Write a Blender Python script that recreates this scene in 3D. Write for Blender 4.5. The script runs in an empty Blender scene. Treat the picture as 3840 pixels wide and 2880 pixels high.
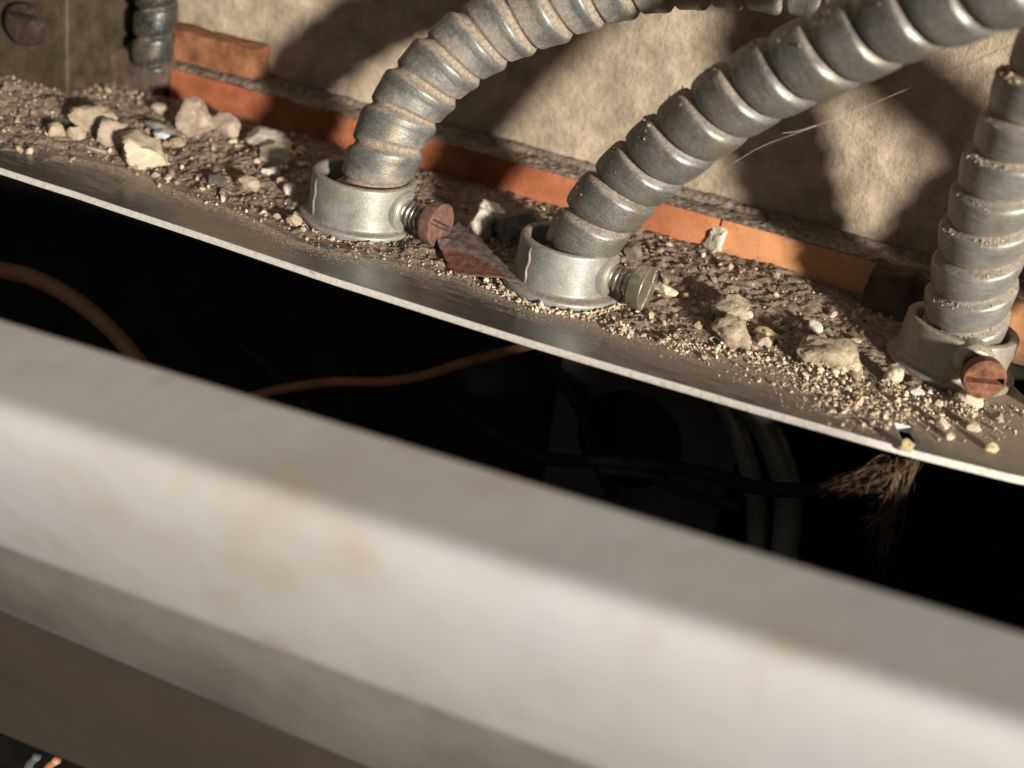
import bpy, bmesh, math, random
import numpy as np
from mathutils import Vector, Matrix, noise
random.seed(7); rng = np.random.default_rng(7)
S = bpy.context.scene
COL = S.collection
MM = 0.001

# ------------------------------------------------------------------ camera
FPX = 4400.0
R = np.array([[0.9231307, 0.34759536, 0.16433857],
              [0.29872466, -0.37931269, -0.87571997],
              [-0.24206049, 0.85749597, -0.4539905]])      # world -> camera (x right, y down, z forward)
CAM = np.array([79.896, -276.198, 131.736])                # mm
cam_d = bpy.data.cameras.new('camera'); cam = bpy.data.objects.new('camera', cam_d); COL.objects.link(cam)
cam_d.sensor_width = 36.0; cam_d.lens = FPX / 3840 * 36.0
cam_d.clip_start = 0.005; cam_d.clip_end = 20
Rb = np.stack([R[0], -R[1], -R[2]], 1)
M = Matrix([list(Rb[i]) + [CAM[i] * MM] for i in range(3)] + [[0, 0, 0, 1]])
cam.matrix_world = M
cam_d.dof.use_dof = True
cam_d.dof.focus_distance = 0.345
cam_d.dof.aperture_fstop = cam_d.lens / 5.6
S.camera = cam
S.render.resolution_x = 1024; S.render.resolution_y = 768

# ------------------------------------------------------------------ light
S.view_settings.view_transform = 'Standard'; S.view_settings.look = 'None'
S.view_settings.exposure = 0.0; S.view_settings.gamma = 1.0
w = bpy.data.worlds.new('World'); S.world = w; w.use_nodes = True
bg = w.node_tree.nodes['Background']; bg.inputs[0].default_value = (1.0, 0.86, 0.72, 1); bg.inputs[1].default_value = 0.022
LT = Vector((1.0, -0.86, 0.0)).normalized(); EL = math.radians(10.0)
to_l = Vector((LT.x * math.cos(EL), LT.y * math.cos(EL), math.sin(EL)))
ld = bpy.data.lights.new('torch', 'SPOT'); lo = bpy.data.objects.new('torch', ld); COL.objects.link(lo)
lo.location = Vector((-0.02, 0.05, 0.01)) + to_l * 2.6
lo.rotation_euler = to_l.to_track_quat('Z', 'Y').to_euler()
ld.energy = 540; ld.color = (1.0, 0.90, 0.775); ld.shadow_soft_size = 0.11; ld.spot_size = math.radians(24); ld.spot_blend = 0.6
fd = bpy.data.lights.new('fill_light', 'AREA'); fo = bpy.data.objects.new('fill_light', fd); COL.objects.link(fo)  # added soft fill from behind the camera, stands for no visible source
fo.location = (-0.35, -0.9, 0.75); fd.size = 0.7; fd.energy = 0.75; fd.color = (1.0, 0.97, 0.93)
fo.rotation_euler = (Vector(fo.location) - Vector((0, 0.03, 0))).to_track_quat('Z', 'Y').to_euler()

# ------------------------------------------------------------------ helpers
def P(px, py, z=None, y=None):
    """point (mm) where the sight line of a photo pixel meets a horizontal or upright plane"""
    d = R.T @ np.array([(px - 1920) / FPX, (py - 1440) / FPX, 1.0])
    t = (z - CAM[2]) / d[2] if z is not None else (y - CAM[1]) / d[1]
    return CAM + d * t

def mesh_obj(name, verts, faces, mats, parent=None, smooth=True, fmat=None, auto=None):
    me = bpy.data.meshes.new(name)
    me.from_pydata([tuple(float(c) * MM for c in v) for v in verts], [], [tuple(f) for f in faces])
    if not isinstance(mats, (list, tuple)): mats = [mats]
    for m in mats: me.materials.append(m)
    if smooth: me.polygons.foreach_set('use_smooth', [True] * len(me.polygons))
    if fmat is not None: me.polygons.foreach_set('material_index', fmat)
    me.update()
    if auto: me.set_sharp_from_angle(angle=math.radians(auto))
    o = bpy.data.objects.new(name, me); COL.objects.link(o)
    if parent: o.parent = parent
    return o

def tag(o, label=None, cat=None, group=None, kind=None):
    for k, v in (('label', label), ('category', cat), ('group', group), ('kind', kind)):
        if v: o[k] = v
    return o

def thing(name, label, cat, loc=(0, 0, 0), group=None):
    o = bpy.data.objects.new(name, None); COL.objects.link(o); o.empty_display_size = 0.01
    o.location = Vector(loc) * MM
    return tag(o, label, cat, group)

def local(o, parent):
    """child mesh was written in world mm: keep it there under a moved parent"""
    o.parent = parent; o.location = -Vector(parent.location)
    return o

def bm_box(bm, x0, x1, y0, y1, z0, z1):
    vs = [bm.verts.new(p) for p in ((x0,y0,z0),(x1,y0,z0),(x1,y1,z0),(x0,y1,z0),(x0,y0,z1),(x1,y0,z1),(x1,y1,z1),(x0,y1,z1))]
    for f in ((0,3,2,1),(4,5,6,7),(0,1,5,4),(1,2,6,5),(2,3,7,6),(3,0,4,7)): bm.faces.new([vs[i] for i in f])

def bm_obj(name, bm, mats, parent=None, smooth=False, bevel=0, seg=2):
    if bevel:
        bmesh.ops.bevel(bm, geom=list(bm.edges), offset=bevel, segments=seg, affect='EDGES', profile=0.6)
    bmesh.ops.recalc_face_normals(bm, faces=bm.faces)
    bmesh.ops.scale(bm, vec=(MM, MM, MM), verts=bm.verts)
    me = bpy.data.meshes.new(name); bm.to_mesh(me); bm.free()
    if not isinstance(mats, (list, tuple)): mats = [mats]
    for m in mats: me.materials.append(m)
    if smooth: me.polygons.foreach_set('use_smooth', [True] * len(me.polygons))
    o = bpy.data.objects.new(name, me); COL.objects.link(o)
    if parent: o.parent = parent
    return o

def lathe(profile, origin, axis, n=72, rfun=None):
    """profile: [(distance along axis, radius)...]"""
    a = Vector(axis).normalized(); u = a.orthogonal().normalized(); v = a.cross(u)
    V, F = [], []
    for i, (h, r) in enumerate(profile):
        for k in range(n):
            t = 2 * math.pi * k / n
            d = u * math.cos(t) + v * math.sin(t)
            rr = rfun(h, r, t, d) if rfun else r
            V.append(Vector(origin) + a * h + d * rr)
    m = len(profile)
    for i in range(m - 1):
        for k in range(n):
            k2 = (k + 1) % n
            F.append((i*n+k, i*n+k2, (i+1)*n+k2, (i+1)*n+k))
    return V, F

def round_profile(pts, r=0.6, seg=4):
    """rounds the corners of an open profile"""
    out = [pts[0]]
    for a, b, c in zip(pts, pts[1:], pts[2:]):
        A, B, C_ = Vector(a), Vector(b), Vector(c)
        la, lc = (A-B).length, (C_-B).length
        q = min(r, la*.45, lc*.45)
        p0 = B + (A-B).normalized()*q; p1 = B + (C_-B).normalized()*q
        for i in range(seg+1):
            t = i/seg
            p = p0*(1-t)**2 + B*2*t*(1-t) + p1*t*t
            out.append((p.x, p.y))
    out.append(pts[-1])
    return out

def catmull(pts, step=0.4):
    pts = [Vector(p) for p in pts]
    pts = [pts[0]*2-pts[1]] + pts + [pts[-1]*2-pts[-2]]
    dense = []
    for i in range(1, len(pts)-2):
        p0, p1, p2, p3 = pts[i-1:i+3]
        n = 24
        for k in range(n):
            t = k/n
            dense.append(0.5*((2*p1)+(p2-p0)*t+(2*p0-5*p1+4*p2-p3)*t*t+(3*p1-p0-3*p2+p3)*t**3))
    dense.append(pts[-2])
    d = [0]
    for a, b in zip(dense, dense[1:]): d.append(d[-1]+(b-a).length)
    L = d[-1]; n = max(2, int(L/step)); arr = np.array([list(p) for p in dense])
    s = np.linspace(0, L, n)
    return np.stack([np.interp(s, d, arr[:, i]) for i in range(3)], 1), s

def tube(pts, rfun, n=48, step=0.4, cap=True):
    c, s = catmull(pts, step)
    T = np.gradient(c, axis=0); T /= np.linalg.norm(T, axis=1)[:, None]
    u = np.array([0, 0, 1.0]); u = np.cross(T[0], np.cross(u, T[0]));
    if np.linalg.norm(u) < .1: u = np.cross(T[0], [0, 1.0, 0])
    u /= np.linalg.norm(u)
    th = np.linspace(0, 2*np.pi, n, endpoint=False)
    V = []; UV = []
    for i in range(len(c)):
        u = u - T[i]*np.dot(u, T[i]); u /= np.linalg.norm(u); v = np.cross(T[i], u)
        r = rfun(s[i], th)
        V.append(c[i] + (np.cos(th)*r)[:, None]*u + (np.sin(th)*r)[:, None]*v)
        UV.append(np.stack([np.full(n, s[i]), th, r*np.ones(n)], 1))
    V = np.concatenate(V); UV = np.concatenate(UV)
    F = []
    for i in range(len(c)-1):
        for k in range(n):
            k2 = (k+1) % n; F.append((i*n+k, i*n+k2, (i+1)*n+k2, (i+1)*n+k))
    if cap: F.append(tuple(range(n))[::-1]); F.append(tuple(range((len(c)-1)*n, len(c)*n)))
    return V, F, UV

# ------------------------------------------------------------------ materials
class N:
    def __init__(s, name):
        s.m = bpy.data.materials.new(name); s.m.use_nodes = True; s.t = s.m.node_tree
        s.b = s.t.nodes['Principled BSDF']; s.co = s.n('ShaderNodeTexCoord').outputs['Object']
    def n(s, k, **kw):
        x = s.t.nodes.new(k)
        for a, v in kw.items(): setattr(x, a, v)
        return x
    def l(s, a, b): s.t.links.new(a, b)
    def noise(s, scale, detail=6, rough=.6, vec=None, stretch=None, dist=0):
        x = s.n('ShaderNodeTexNoise'); x.inputs['Scale'].default_value = scale
        x.inputs['Detail'].default_value = detail; x.inputs['Roughness'].default_value = rough
        x.inputs['Distortion'].default_value = dist
        v = vec or s.co
        if stretch:
            mp = s.n('ShaderNodeMapping'); mp.inputs['Scale'].default_value = stretch; s.l(v, mp.inputs[0]); v = mp.outputs[0]
        s.l(v, x.inputs['Vector']); return x.outputs['Fac']
    def ramp(s, fac, stops, interp='LINEAR'):
        x = s.n('ShaderNodeValToRGB'); x.color_ramp.interpolation = interp
        e = x.color_ramp.elements
        while len(e) < len(stops): e.new(0.5)
        for el, (p, c) in zip(e, stops):
            el.position = p; el.color = (c, c, c, 1) if not hasattr(c, '__len__') else (*c, 1)
        s.l(fac, x.inputs[0]); return x.outputs[0]
    def mix(s, f, a, b, mode='MIX'):
        x = s.n('ShaderNodeMix', data_type='RGBA', blend_type=mode)
        if isinstance(f, (int, float)): x.inputs[0].default_value = f
        else: s.l(f, x.inputs[0])
        for v, i in ((a, 6), (b, 7)):
            if isinstance(v, tuple): x.inputs[i].default_value = (*v, 1)
            else: s.l(v, x.inputs[i])
        return x.outputs[2]
    def math(s, op, a, b=0.0, c=None):
        x = s.n('ShaderNodeMath', operation=op)
        for i, v in enumerate((a, b) if c is None else (a, b, c)):
            if isinstance(v, (int, float)): x.inputs[i].default_value = v
            else: s.l(v, x.inputs[i])
        return x.outputs[0]
    def bump(s, h, dist, strength=1.0, prev=None):
        x = s.n('ShaderNodeBump'); x.inputs['Distance'].default_value = dist*MM; x.inputs['Strength'].default_value = strength
        s.l(h, x.inputs['Height'])
        if prev: s.l(prev, x.inputs['Normal'])
        return x.outputs[0]
    def up(s):
        g = s.n('ShaderNodeNewGeometry'); sp = s.n('ShaderNodeSeparateXYZ'); s.l(g.outputs['Normal'], sp.inputs[0]); return sp.outputs[2]
    def setup(s, color=None, rough=None, metal=None, normal=None, spec=None):
        for v, k in ((color, 'Base Color'), (rough, 'Roughness'), (metal, 'Metallic'), (spec, 'Specular IOR Level')):
            if v is None: continue
            if isinstance(v, (int, float)): s.b.inputs[k].default_value = v
            elif isinstance(v, tuple): s.b.inputs[k].default_value = (*v, 1)
            else: s.l(v, s.b.inputs[k])
        if normal: s.l(normal, s.b.inputs['Normal'])
        return s.m

def mat_simple(name, c1, c2, scale=200, rough=.7, metal=0, bump=.1, bscale=None, spec=.5):
    n = N(name); f = n.noise(scale)
    return n.setup(n.mix(n.ramp(f, [(.35, 0.0), (.65, 1.0)]), c1, c2), rough, metal, n.bump(n.noise(bscale or scale*3), bump), spec)

DUST = (.36, .27, .19)
def mat_zinc(name, base=(.36, .37, .35), dark=(.22, .22, .2), dust_lo=.55, dust_hi=.95, metal=.55, rough=.46, groove=None, coat=False, stain=(.3, .24, .13)):
    n = N(name)
    blot = n.noise(160, 8, .65)
    col = n.mix(n.ramp(blot, [(.3, 0.0), (.7, 1.0)]), dark, base)
    fine = n.noise(1400, 3, .6)
    col = n.mix(n.ramp(fine, [(.45, 0.0), (.75, .35)]), col, (.62, .63, .6))
    if groove is not None:
        a = n.n('ShaderNodeAttribute', attribute_name='cuv'); sp = n.n('ShaderNodeSeparateXYZ'); n.l(a.outputs['Vector'], sp.inputs[0])
        rad = sp.outputs[2]                                 # radius / full radius
        gr = n.ramp(n.math('ADD', rad, n.math('MULTIPLY', n.math('SUBTRACT', n.noise(300, 5, .7), .5), .12)), [(groove[0], 1.0), (groove[1], 0.0)])
        streakv = n.n('ShaderNodeCombineXYZ'); n.l(n.math('MULTIPLY', sp.outputs[0], 2.2), streakv.inputs[0]); n.l(n.math('MULTIPLY', sp.outputs[1], .6), streakv.inputs[1])
        st = n.noise(1.6, 5, .6, vec=streakv.outputs[0])
    up = n.up()
    dn = n.noise(700, 8, .75); dn2 = n.noise(120, 4, .6)
    d = n.math('ADD', up, n.math('MULTIPLY', n.math('SUBTRACT', dn, .5), .9)); d = n.math('ADD', d, n.math('MULTIPLY', n.math('SUBTRACT', dn2, .5), 1.1))
    dust = n.ramp(d, [(dust_lo, 0.0), (dust_hi, 1.0)])
    if groove is not None:
        dust = n.math('MAXIMUM', dust, n.math('MULTIPLY', gr, groove[2]))
        col = n.mix(n.ramp(st, [(.35, .55), (.5, 0.0), (.62, 0.0)]), col, (.1, .1, .095))
    dcol = n.mix(n.ramp(n.noise(900, 4, .7), [(.35, 0.0), (.65, 1.0)]), (.22, .18, .14), (.45, .385, .31))
    sm = n.ramp(n.noise(90, 6, .7, stretch=(1, 1, .6)), [(.53, 0.0), (.68, .55)])
    col = n.mix(sm, col, stain)
    fin = n.mix(dust, col, dcol)
    r = n.math('ADD', n.math('MULTIPLY', dust, .5), n.math('MULTIPLY_ADD', blot, .25, rough-.1))
    me = n.math('MULTIPLY', n.math('SUBTRACT', 1.0, dust), metal)
    hb = n.math('ADD', n.math('MULTIPLY', fine, .35), n.math('MULTIPLY', n.math('MULTIPLY', dn, dust), 1.0))
    b = n.bump(hb, .22, .8)
    if groove is not None: b = n.bump(st, .10, .7, prev=b)
    b = n.bump(n.noise(240, 4, .5), .25, .5, prev=b)
    return n.setup(fin, r, me, b)

M_mid = mat_zinc('dusty_zinc_dark', base=(.28, .28, .263), dark=(.17, .167, .155), dust_lo=.38, dust_hi=.9, rough=.38, groove=(.84, .90, .2))
M_left = mat_zinc('dusty_zinc_blue', base=(.28, .29, .275), dark=(.175, .183, .17), dust_lo=.42, dust_hi=.95, rough=.46, groove=(.90, .965, 1.0))
M_right = mat_zinc('dusty_zinc_pale', base=(.44, .44, .41), dark=(.25, .25, .23), dust_lo=.5, dust_hi=.85, rough=.44, groove=(.84, .9, .8))
M_back = mat_zinc('shaded_zinc', base=(.05, .053, .055), dark=(.025, .028, .03), groove=(.86, .93, .1), rough=.35, dust_lo=.8, dust_hi=1.3)  # upper-left shade put into this conduit's dark colour
M_coll = mat_zinc('cast_zinc', base=(.38, .395, .38), dark=(.26, .27, .26), dust_lo=.72, dust_hi=1.25, metal=.4, rough=.46)
M_coll_b = mat_zinc('cast_zinc_stained', base=(.39, .41, .39), dark=(.23, .24, .22), dust_lo=.66, dust_hi=1.1, metal=.4, rough=.46, stain=(.36, .30, .15))
M_coll_c = mat_zinc('cast_zinc_dull', base=(.44, .42, .36), dark=(.28, .26, .21), dust_lo=.45, dust_hi=.95, metal=.5, rough=.5)
M_screw = mat_zinc('screw_steel', base=(.6, .6, .57), dark=(.4, .4, .38), dust_lo=.85, dust_hi=1.3, metal=.9, rough=.28)
M_brass = mat_zinc('dull_brass', base=(.42, .40, .30), dark=(.28, .26, .19), dust_lo=.8, dust_hi=1.4, metal=.75, rough=.34)

def mat_rust(name, a, b_, c):
    n = N(name); f = n.noise(420, 8, .7)
    col = n.ramp(f, [(.3, a), (.5, b_), (.7, c)])
    return n.setup(col, .85, .1, n.bump(n.noise(900, 6, .7), .35))
M_rust = mat_rust('brown_rust', (.09, .045, .032), (.17, .09, .066), (.26, .15, .115))
M_rust2 = mat_rust('orange_rust', (.05, .017, .012), (.20, .085, .045), (.36, .19, .11))
M_rustd = mat_rust('dark_rust', (.02, .013, .01), (.045, .024, .02), (.09, .06, .045))

# plate: dark galvanised steel, dust film thickening away from the front edge
n = N('dusty_plate_steel')
sp = n.n('ShaderNodeSeparateXYZ'); n.l(n.co, sp.inputs[0])
big = n.noise(35, 5, .6, stretch=(1, 1.6, 1)); streak = n.noise(60, 8, .7, stretch=(1, 9, 1)); fine = n.noise(2600, 3, .8)
d = n.math('ADD', n.math('MULTIPLY', sp.outputs[1], 26.0), n.math('MULTIPLY', n.math('SUBTRACT', big, .5), 1.0))
d = n.math('ADD', d, n.math('MULTIPLY', n.math('SUBTRACT', streak, .5), .9)); d = n.math('ADD', d, n.math('MULTIPLY', n.math('MINIMUM', n.math('MAXIMUM', n.math('ADD', sp.outputs[0], .02), 0.0), .07), 5.5))
d = n.math('ADD', d, n.math('MULTIPLY', n.math('SUBTRACT', fine, .5), .9))
dust = n.ramp(d, [(.42, .03), (1.0, .92)])
met = n.mix(n.ramp(streak, [(.35, 0.0), (.65, 1.0)]), (.15, .152, .158), (.27, .27, .27))
met = n.mix(n.ramp(n.noise(500, 4, .6, stretch=(.25, 3, 1)), [(.6, 0.0), (.72, .35)]), met, (.4, .4, .38))
col = n.mix(dust, met, (.36, .285, .215))
M_plate = n.setup(col, n.math('MULTIPLY_ADD', dust, .55, .22), n.math('MULTIPLY', n.math('SUBTRACT', 1.0, dust), .75),
                  n.bump(n.noise(25, 2, .5), .5, .35, prev=n.bump(n.math('MULTIPLY', fine, dust), .3, .9)))
n = N('bare_cut_edge'); f = n.noise(700, 6, .7)
col = n.ramp(f, [(.28, (.3, .27, .22)), (.4, (.62, .60, .55)), (.7, (.78, .77, .72))])
M_edge = n.setup(col, .6, .15, n.bump(n.noise(900, 4), .18))
# beige rendered wall
n = N('beige_render'); a = n.noise(120, 10, .6); b_ = n.noise(14, 4, .6); c_ = n.noise(420, 6, .75)
col = n.ramp(a, [(.34, (.36, .295, .22)), (.5, (.48, .395, .30)), (.64, (.60, .50, .39))])
col = n.mix(n.ramp(b_, [(.45, 0.0), (.7, .3)]), col, (.34, .30, .23))
v = n.n('ShaderNodeTexVoronoi'); v.inputs['Scale'].default_value = 90; n.l(n.co, v.inputs['Vector'])
col = n.mix(n.ramp(v.outputs['Distance'], [(.0, .55), (.10, 0.0)]), col, (.14, .10, .06))
M_wall = n.setup(col, .9, 0, n.bump(a, 1.5, .9, prev=n.bump(c_, .9, 1.0)), .2)
# terracotta
n = N('terracotta'); a = n.noise(70, 8, .65); sp = n.n('ShaderNodeSeparateXYZ'); n.l(n.co, sp.inputs[0])
col = n.ramp(a, [(.3, (.23, .07, .033)), (.5, (.37, .125, .058)), (.72, (.50, .21, .115))])
pale = n.ramp(n.math('ADD', n.math('MULTIPLY', sp.outputs[0], 8.0), n.math('MULTIPLY', n.noise(30), .4)), [(.25, 0.0), (.75, .9)])
col = n.mix(pale, col, (.76, .39, .19))
col = n.mix(n.ramp(n.noise(480, 5, .75), [(.56, 0.0), (.72, .55)]), col, (.2, .075, .04))
grime = n.ramp(n.math('ADD', n.math('MULTIPLY', sp.outputs[2], -60.0), n.math('MULTIPLY', n.noise(120, 6, .7), 1.3)), [(.25, 0.0), (.75, .8)])
col = n.mix(grime, col, (.22, .15, .11))
M_terra = n.setup(col, .85, 0, n.bump(n.noise(320, 8, .7), .45), .2)
M_mortar = mat_simple('grey_mortar', (.17, .135, .11), (.38, .32, .265), 420, .95, 0, .9, 650, .1)
M_cement_shade = mat_simple('cement_and_shade', (.07, .052, .042), (.15, .115, .09), 120, .95, 0, .5, 500, .1)  # cement on the left lump, painted brick shadow on the right one
M_boxp = mat_simple('shaded_olive_brown', (.04, .03, .018), (.085, .066, .04), 140, .6, 0, .3, 500, .35)  # box is this dark because its shade is put into the colour
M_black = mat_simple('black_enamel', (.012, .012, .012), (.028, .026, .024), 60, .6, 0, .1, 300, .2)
M_inner = mat_simple('dull_grey_paint', (.08, .08, .083), (.13, .13, .13), 60, .6, 0, .1, 300, .3)
M_leaf = mat_simple('dry_leaf', (.13, .10, .085), (.24, .185, .16), 500, .8, 0, .35, 1200, .2)
M_leafr = mat_simple('leaf_red', (.12, .05, .033), (.22, .10, .065), 400, .7, 0, .3, 900, .3)
M_web = mat_simple('cobweb_silk', (.4, .35, .28), (.6, .52, .42), 300, .6, 0, 0, 300, .3)
M_cable = mat_simple('orange_brown_sheath', (.38, .19, .10), (.48, .26, .15), 80, .5, 0, .1, 400, .4)
M_wire = mat_simple('black_wire', (.012, .009, .007), (.03, .02, .014), 200, .7, 0, .1, 500, .3)
M_fibre = mat_simple('frayed_fibre', (.03, .018, .011), (.17, .115, .07), 300, .8, 0, .1, 800, .2)
M_pipe = mat_simple('grey_pipe', (.2, .2, .19), (.32, .32, .29), 60, .4, .3, .1, 300, .4)
# cream painted cover with soft stains
n = N('cream_paint'); a = n.noise(28, 5, .6); b_ = n.noise(11, 3, .5)
col = n.mix(n.ramp(a, [(.45, 0.0), (.7, .75)]), (.50, .515, .525), (.45, .41, .34))
col = n.mix(n.ramp(b_, [(.4, 0.0), (.68, .7)]), col, (.50, .52, .58))
s3 = n.noise(55, 2, .5)
col = n.mix(n.ramp(s3, [(.62, 0.0), (.78, .5)]), col, (.44, .36, .27))
M_cream = n.setup(col, .32, 0, n.bump(n.noise(40, 3), .4), .5)
M_shade_grey = mat_simple('shade_grey', (.11, .105, .098), (.17, .168, .16), 25, .5, 0, .1, 200, .3)  # shade on the cover's lower band, put into its colour
M_shade_brown = mat_simple('shade_dark_brown', (.038, .031, .026), (.05, .041, .035), 20, .5, 0, .1, 200, .3)  # deeper shade below the strip, painted as dark brown

def mat_stone(name, lo, mid, hi, bumpd=.5):
    n = N(name); at = n.n('ShaderNodeAttribute', attribute_name='tint'); f = n.noise(260, 8, .72)
    col = n.ramp(f, [(.3, lo), (.5, mid), (.7, hi)])
    return n.setup(col, .9, 0, n.bump(n.noise(700, 6, .75), bumpd, 1.0), .2)
M_st = {'cream': mat_stone('cream_stone', (.42, .34, .23), (.60, .52, .39), (.74, .67, .54)),
        'tan': mat_stone('tan_stone', (.30, .23, .16), (.48, .39, .29), (.60, .51, .40)),
        'pink': mat_stone('pinkish_stone', (.30, .225, .18), (.46, .37, .30), (.58, .48, .40)),
        'white': mat_stone('white_chip', (.5, .46, .38), (.72, .68, .58), (.82, .79, .7)),
        'grey': mat_stone('grey_stone', (.1, .09, .08), (.19, .175, .155), (.3, .27, .24)),
        'lump': mat_stone('crumbly_mortar', (.26, .20, .14), (.54, .45, .33), (.70, .61, .47), 1.3),
        'yellow': mat_stone('yellow_chip', (.5, .4, .2), (.66, .56, .33), (.72, .62, .4)),
        'blue': mat_stone('pale_shard', (.45, .5, .55), (.6, .66, .7), (.75, .8, .82))}
# grains: colour by grain
n = N('grit'); at = n.n('ShaderNodeAttribute', attribute_name='tint')
col = n.ramp(at.outputs['Fac'], [(0, (.12, .095, .075)), (.3, (.30, .23, .17)), (.6, (.52, .41, .30)), (.85, (.68, .57, .43)), (1, (.8, .72, .58))])
M_grit = n.setup(col, .85, 0, n.bump(n.noise(2500, 3), .12), .3)
n = N('settled_dust'); a = n.noise(260, 10, .75); c_ = n.noise(70, 6, .6)
col = n.ramp(a, [(.3, (.14, .105, .08)), (.5, (.33, .255, .195)), (.7, (.56, .46, .36))])
col = n.mix(n.ramp(c_, [(.5, 0.0), (.7, .5)]), col, (.2, .15, .12))
M_dust = n.setup(col, .95, 0, n.bump(a, 1.1, 1.0, prev=n.bump(n.noise(1500, 5, .75), .6, 1.0)), .1)

# ------------------------------------------------------------------ setting: wall
def grid_obj(name, x0, x1, nx, z0, z1, nz, f, mat, parent=None):
    V = []; F = []
    for j in range(nz+1):
        for i in range(nx+1):
            V.append(f(x0+(x1-x0)*i/nx, z0+(z1-z0)*j/nz))
    for j in range(nz):
        for i in range(nx):
            a = j*(nx+1)+i; F.append((a, a+1, a+nx+2, a+nx+1))
    return mesh_obj(name, V, F, mat, parent)

def wallf(x, z):
    h = noise.fractal(Vector((x*.05, z*.05, 3)), 1, 2, 5)*.7 + noise.noise(Vector((x*.02, z*.02, 9)))*1.2
    rough = max(0, min(1, (x-40)/40))*max(0, noise.noise(Vector((x*.22, z*.22, 1))))*1.3
    return (x, 111.0 - h - rough, z)
wall = grid_obj('wall', -420, 360, 390, -130, 330, 230, wallf, M_wall)
tag(wall, kind='structure')

# terracotta ledge of tiles along the foot of the wall
ledge = thing('terracotta_ledge', 'orange terracotta tile course running along the foot of the beige wall', 'tile', (0, 95, 0))
def slab(name, x0, x1, y0, y1, z0, z1, mat, parent, amp=.25, nx=None, sd=0, r=.8):
    bm = bmesh.new(); bm_box(bm, x0, x1, y0, y1, z0, z1)
    bmesh.ops.bevel(bm, geom=list(bm.edges), offset=r, segments=2, affect='EDGES', profile=.6)
    bmesh.ops.subdivide_edges(bm, edges=[e for e in bm.edges if e.calc_length() > 3], cuts=1)
    for _ in range(4):
        L = [e for e in bm.edges if e.calc_length() > 4]
        if not L: break
        bmesh.ops.subdivide_edges(bm, edges=L, cuts=1, use_grid_fill=True)
    for v in bm.verts:
        q = v.co*.16 + Vector((sd, 0, 0))
        v.co += Vector((noise.noise(q), noise.noise(q+Vector((9, 0, 0))), noise.noise(q+Vector((0, 9, 0)))))*amp
    bmesh.ops.triangulate(bm, faces=bm.faces)
    o = bm_obj(name, bm, mat, None, smooth=True)
    o.data.set_sharp_from_angle(angle=math.radians(50))
    return local(o, parent) if parent else o
slab('tile', -176, 34, 95, 125, -40, 16.6, M_terra, ledge, .16, sd=1)
slab('tile', 34.6, 98, 95.2, 125, -40, 16.5, M_terra, ledge, .16, sd=5)
slab('tile', 104, 330, 95.1, 125, -40, 16.0, M_terra, ledge, .4, sd=15)
# ragged mortar bed on top of the tiles
def mortar(x, t):
    y = 95.3 + t*16
    e = noise.fractal(Vector((x*.12, y*.12, 0)), .7, 2, 6)*.45
    z = 16.6 + noise.fractal(Vector((x*.55, y*.55, 2)), .9, 2, 3)*.45 + .9*math.sin(min(1, t*4)*math.pi/2) + e*1.0 + (t > .7)*1.6
    if x < -140: z += (1-min(1, abs(x+150)/20))*.8
    return (x, y - (t < .08)*e*.8, z)
mo = grid_obj('mortar_bed', -195, 330, 900, 0, 1, 26, mortar, M_mortar); local(mo, ledge)
cl = slab('cement_shade_lump', -203, -177, 92.5, 104, -2, 19, M_cement_shade, None, 2.0, sd=50, r=2.0)
tag(cl, 'brown cement lump in shade under the dark conduit at upper left', 'cement')
frag = slab('terracotta_block', -186, -143.5, 98.5, 111, 18.6, 30.5, mat_simple('shaded_terracotta', (.15, .065, .035), (.34, .155, .08), 160, .9, 0, .5, 500, .2), None, .7, sd=33, r=1.6)  # darker copy of the terracotta, with the block's shade in its colour
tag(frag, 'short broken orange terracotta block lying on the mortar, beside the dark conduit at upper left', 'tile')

# ------------------------------------------------------------------ enclosure
edge_px = [(0,634),(145,679),(289,716),(434,768),(579,814),(800,886),(1017,966),(1234,1045),(1451,1108),(1600,1155),(1781,1213),(1962,1271),(2179,1333),(2400,1394),(2617,1453),(2798,1511),(2979,1562),(3100,1596),(3221,1634),(3365,1680),(3510,1716),(3655,1747),(3840,1788)]
E = [P(px, py, z=0)[:2] for px, py in edge_px]
ex = np.array([e[0] for e in E]); ey = np.array([e[1] for e in E])
xs = np.arange(-172, 133, 3.0); cf = np.polyfit(ex, ey, 3); ys = .75*np.polyval(cf, xs) + .25*np.interp(xs, ex, ey)
outline = [(-330, 3.5)] + [(float(a), float(b)) for a, b in zip(xs, ys)] + [(150, 13.0), (168, 17.5), (150, 38), (135.1, 62.3), (129.5, 73.3), (122, 88), (116, 94.3), (-330, 94.3)]
hole = [tuple(P(px, py, z=0)[:2]) for px, py in ((3357, 1586), (3422, 1601), (3461, 1661), (3415, 1658), (3378, 1640))]
encl = thing('electrical_enclosure', 'grey steel box with open front and dusty top plate carrying the conduit fittings', 'enclosure')
bm = bmesh.new()
loops = []
for lp in (outline, hole):
    vs = [bm.verts.new((x, y, 0)) for x, y in lp]
    loops.append([bm.edges.new((vs[i], vs[(i+1) % len(vs)])) for i in range(len(vs))])
bmesh.ops.triangle_fill(bm, edges=loops[0]+loops[1], use_beauty=True, normal=(0, 0, 1))
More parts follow.
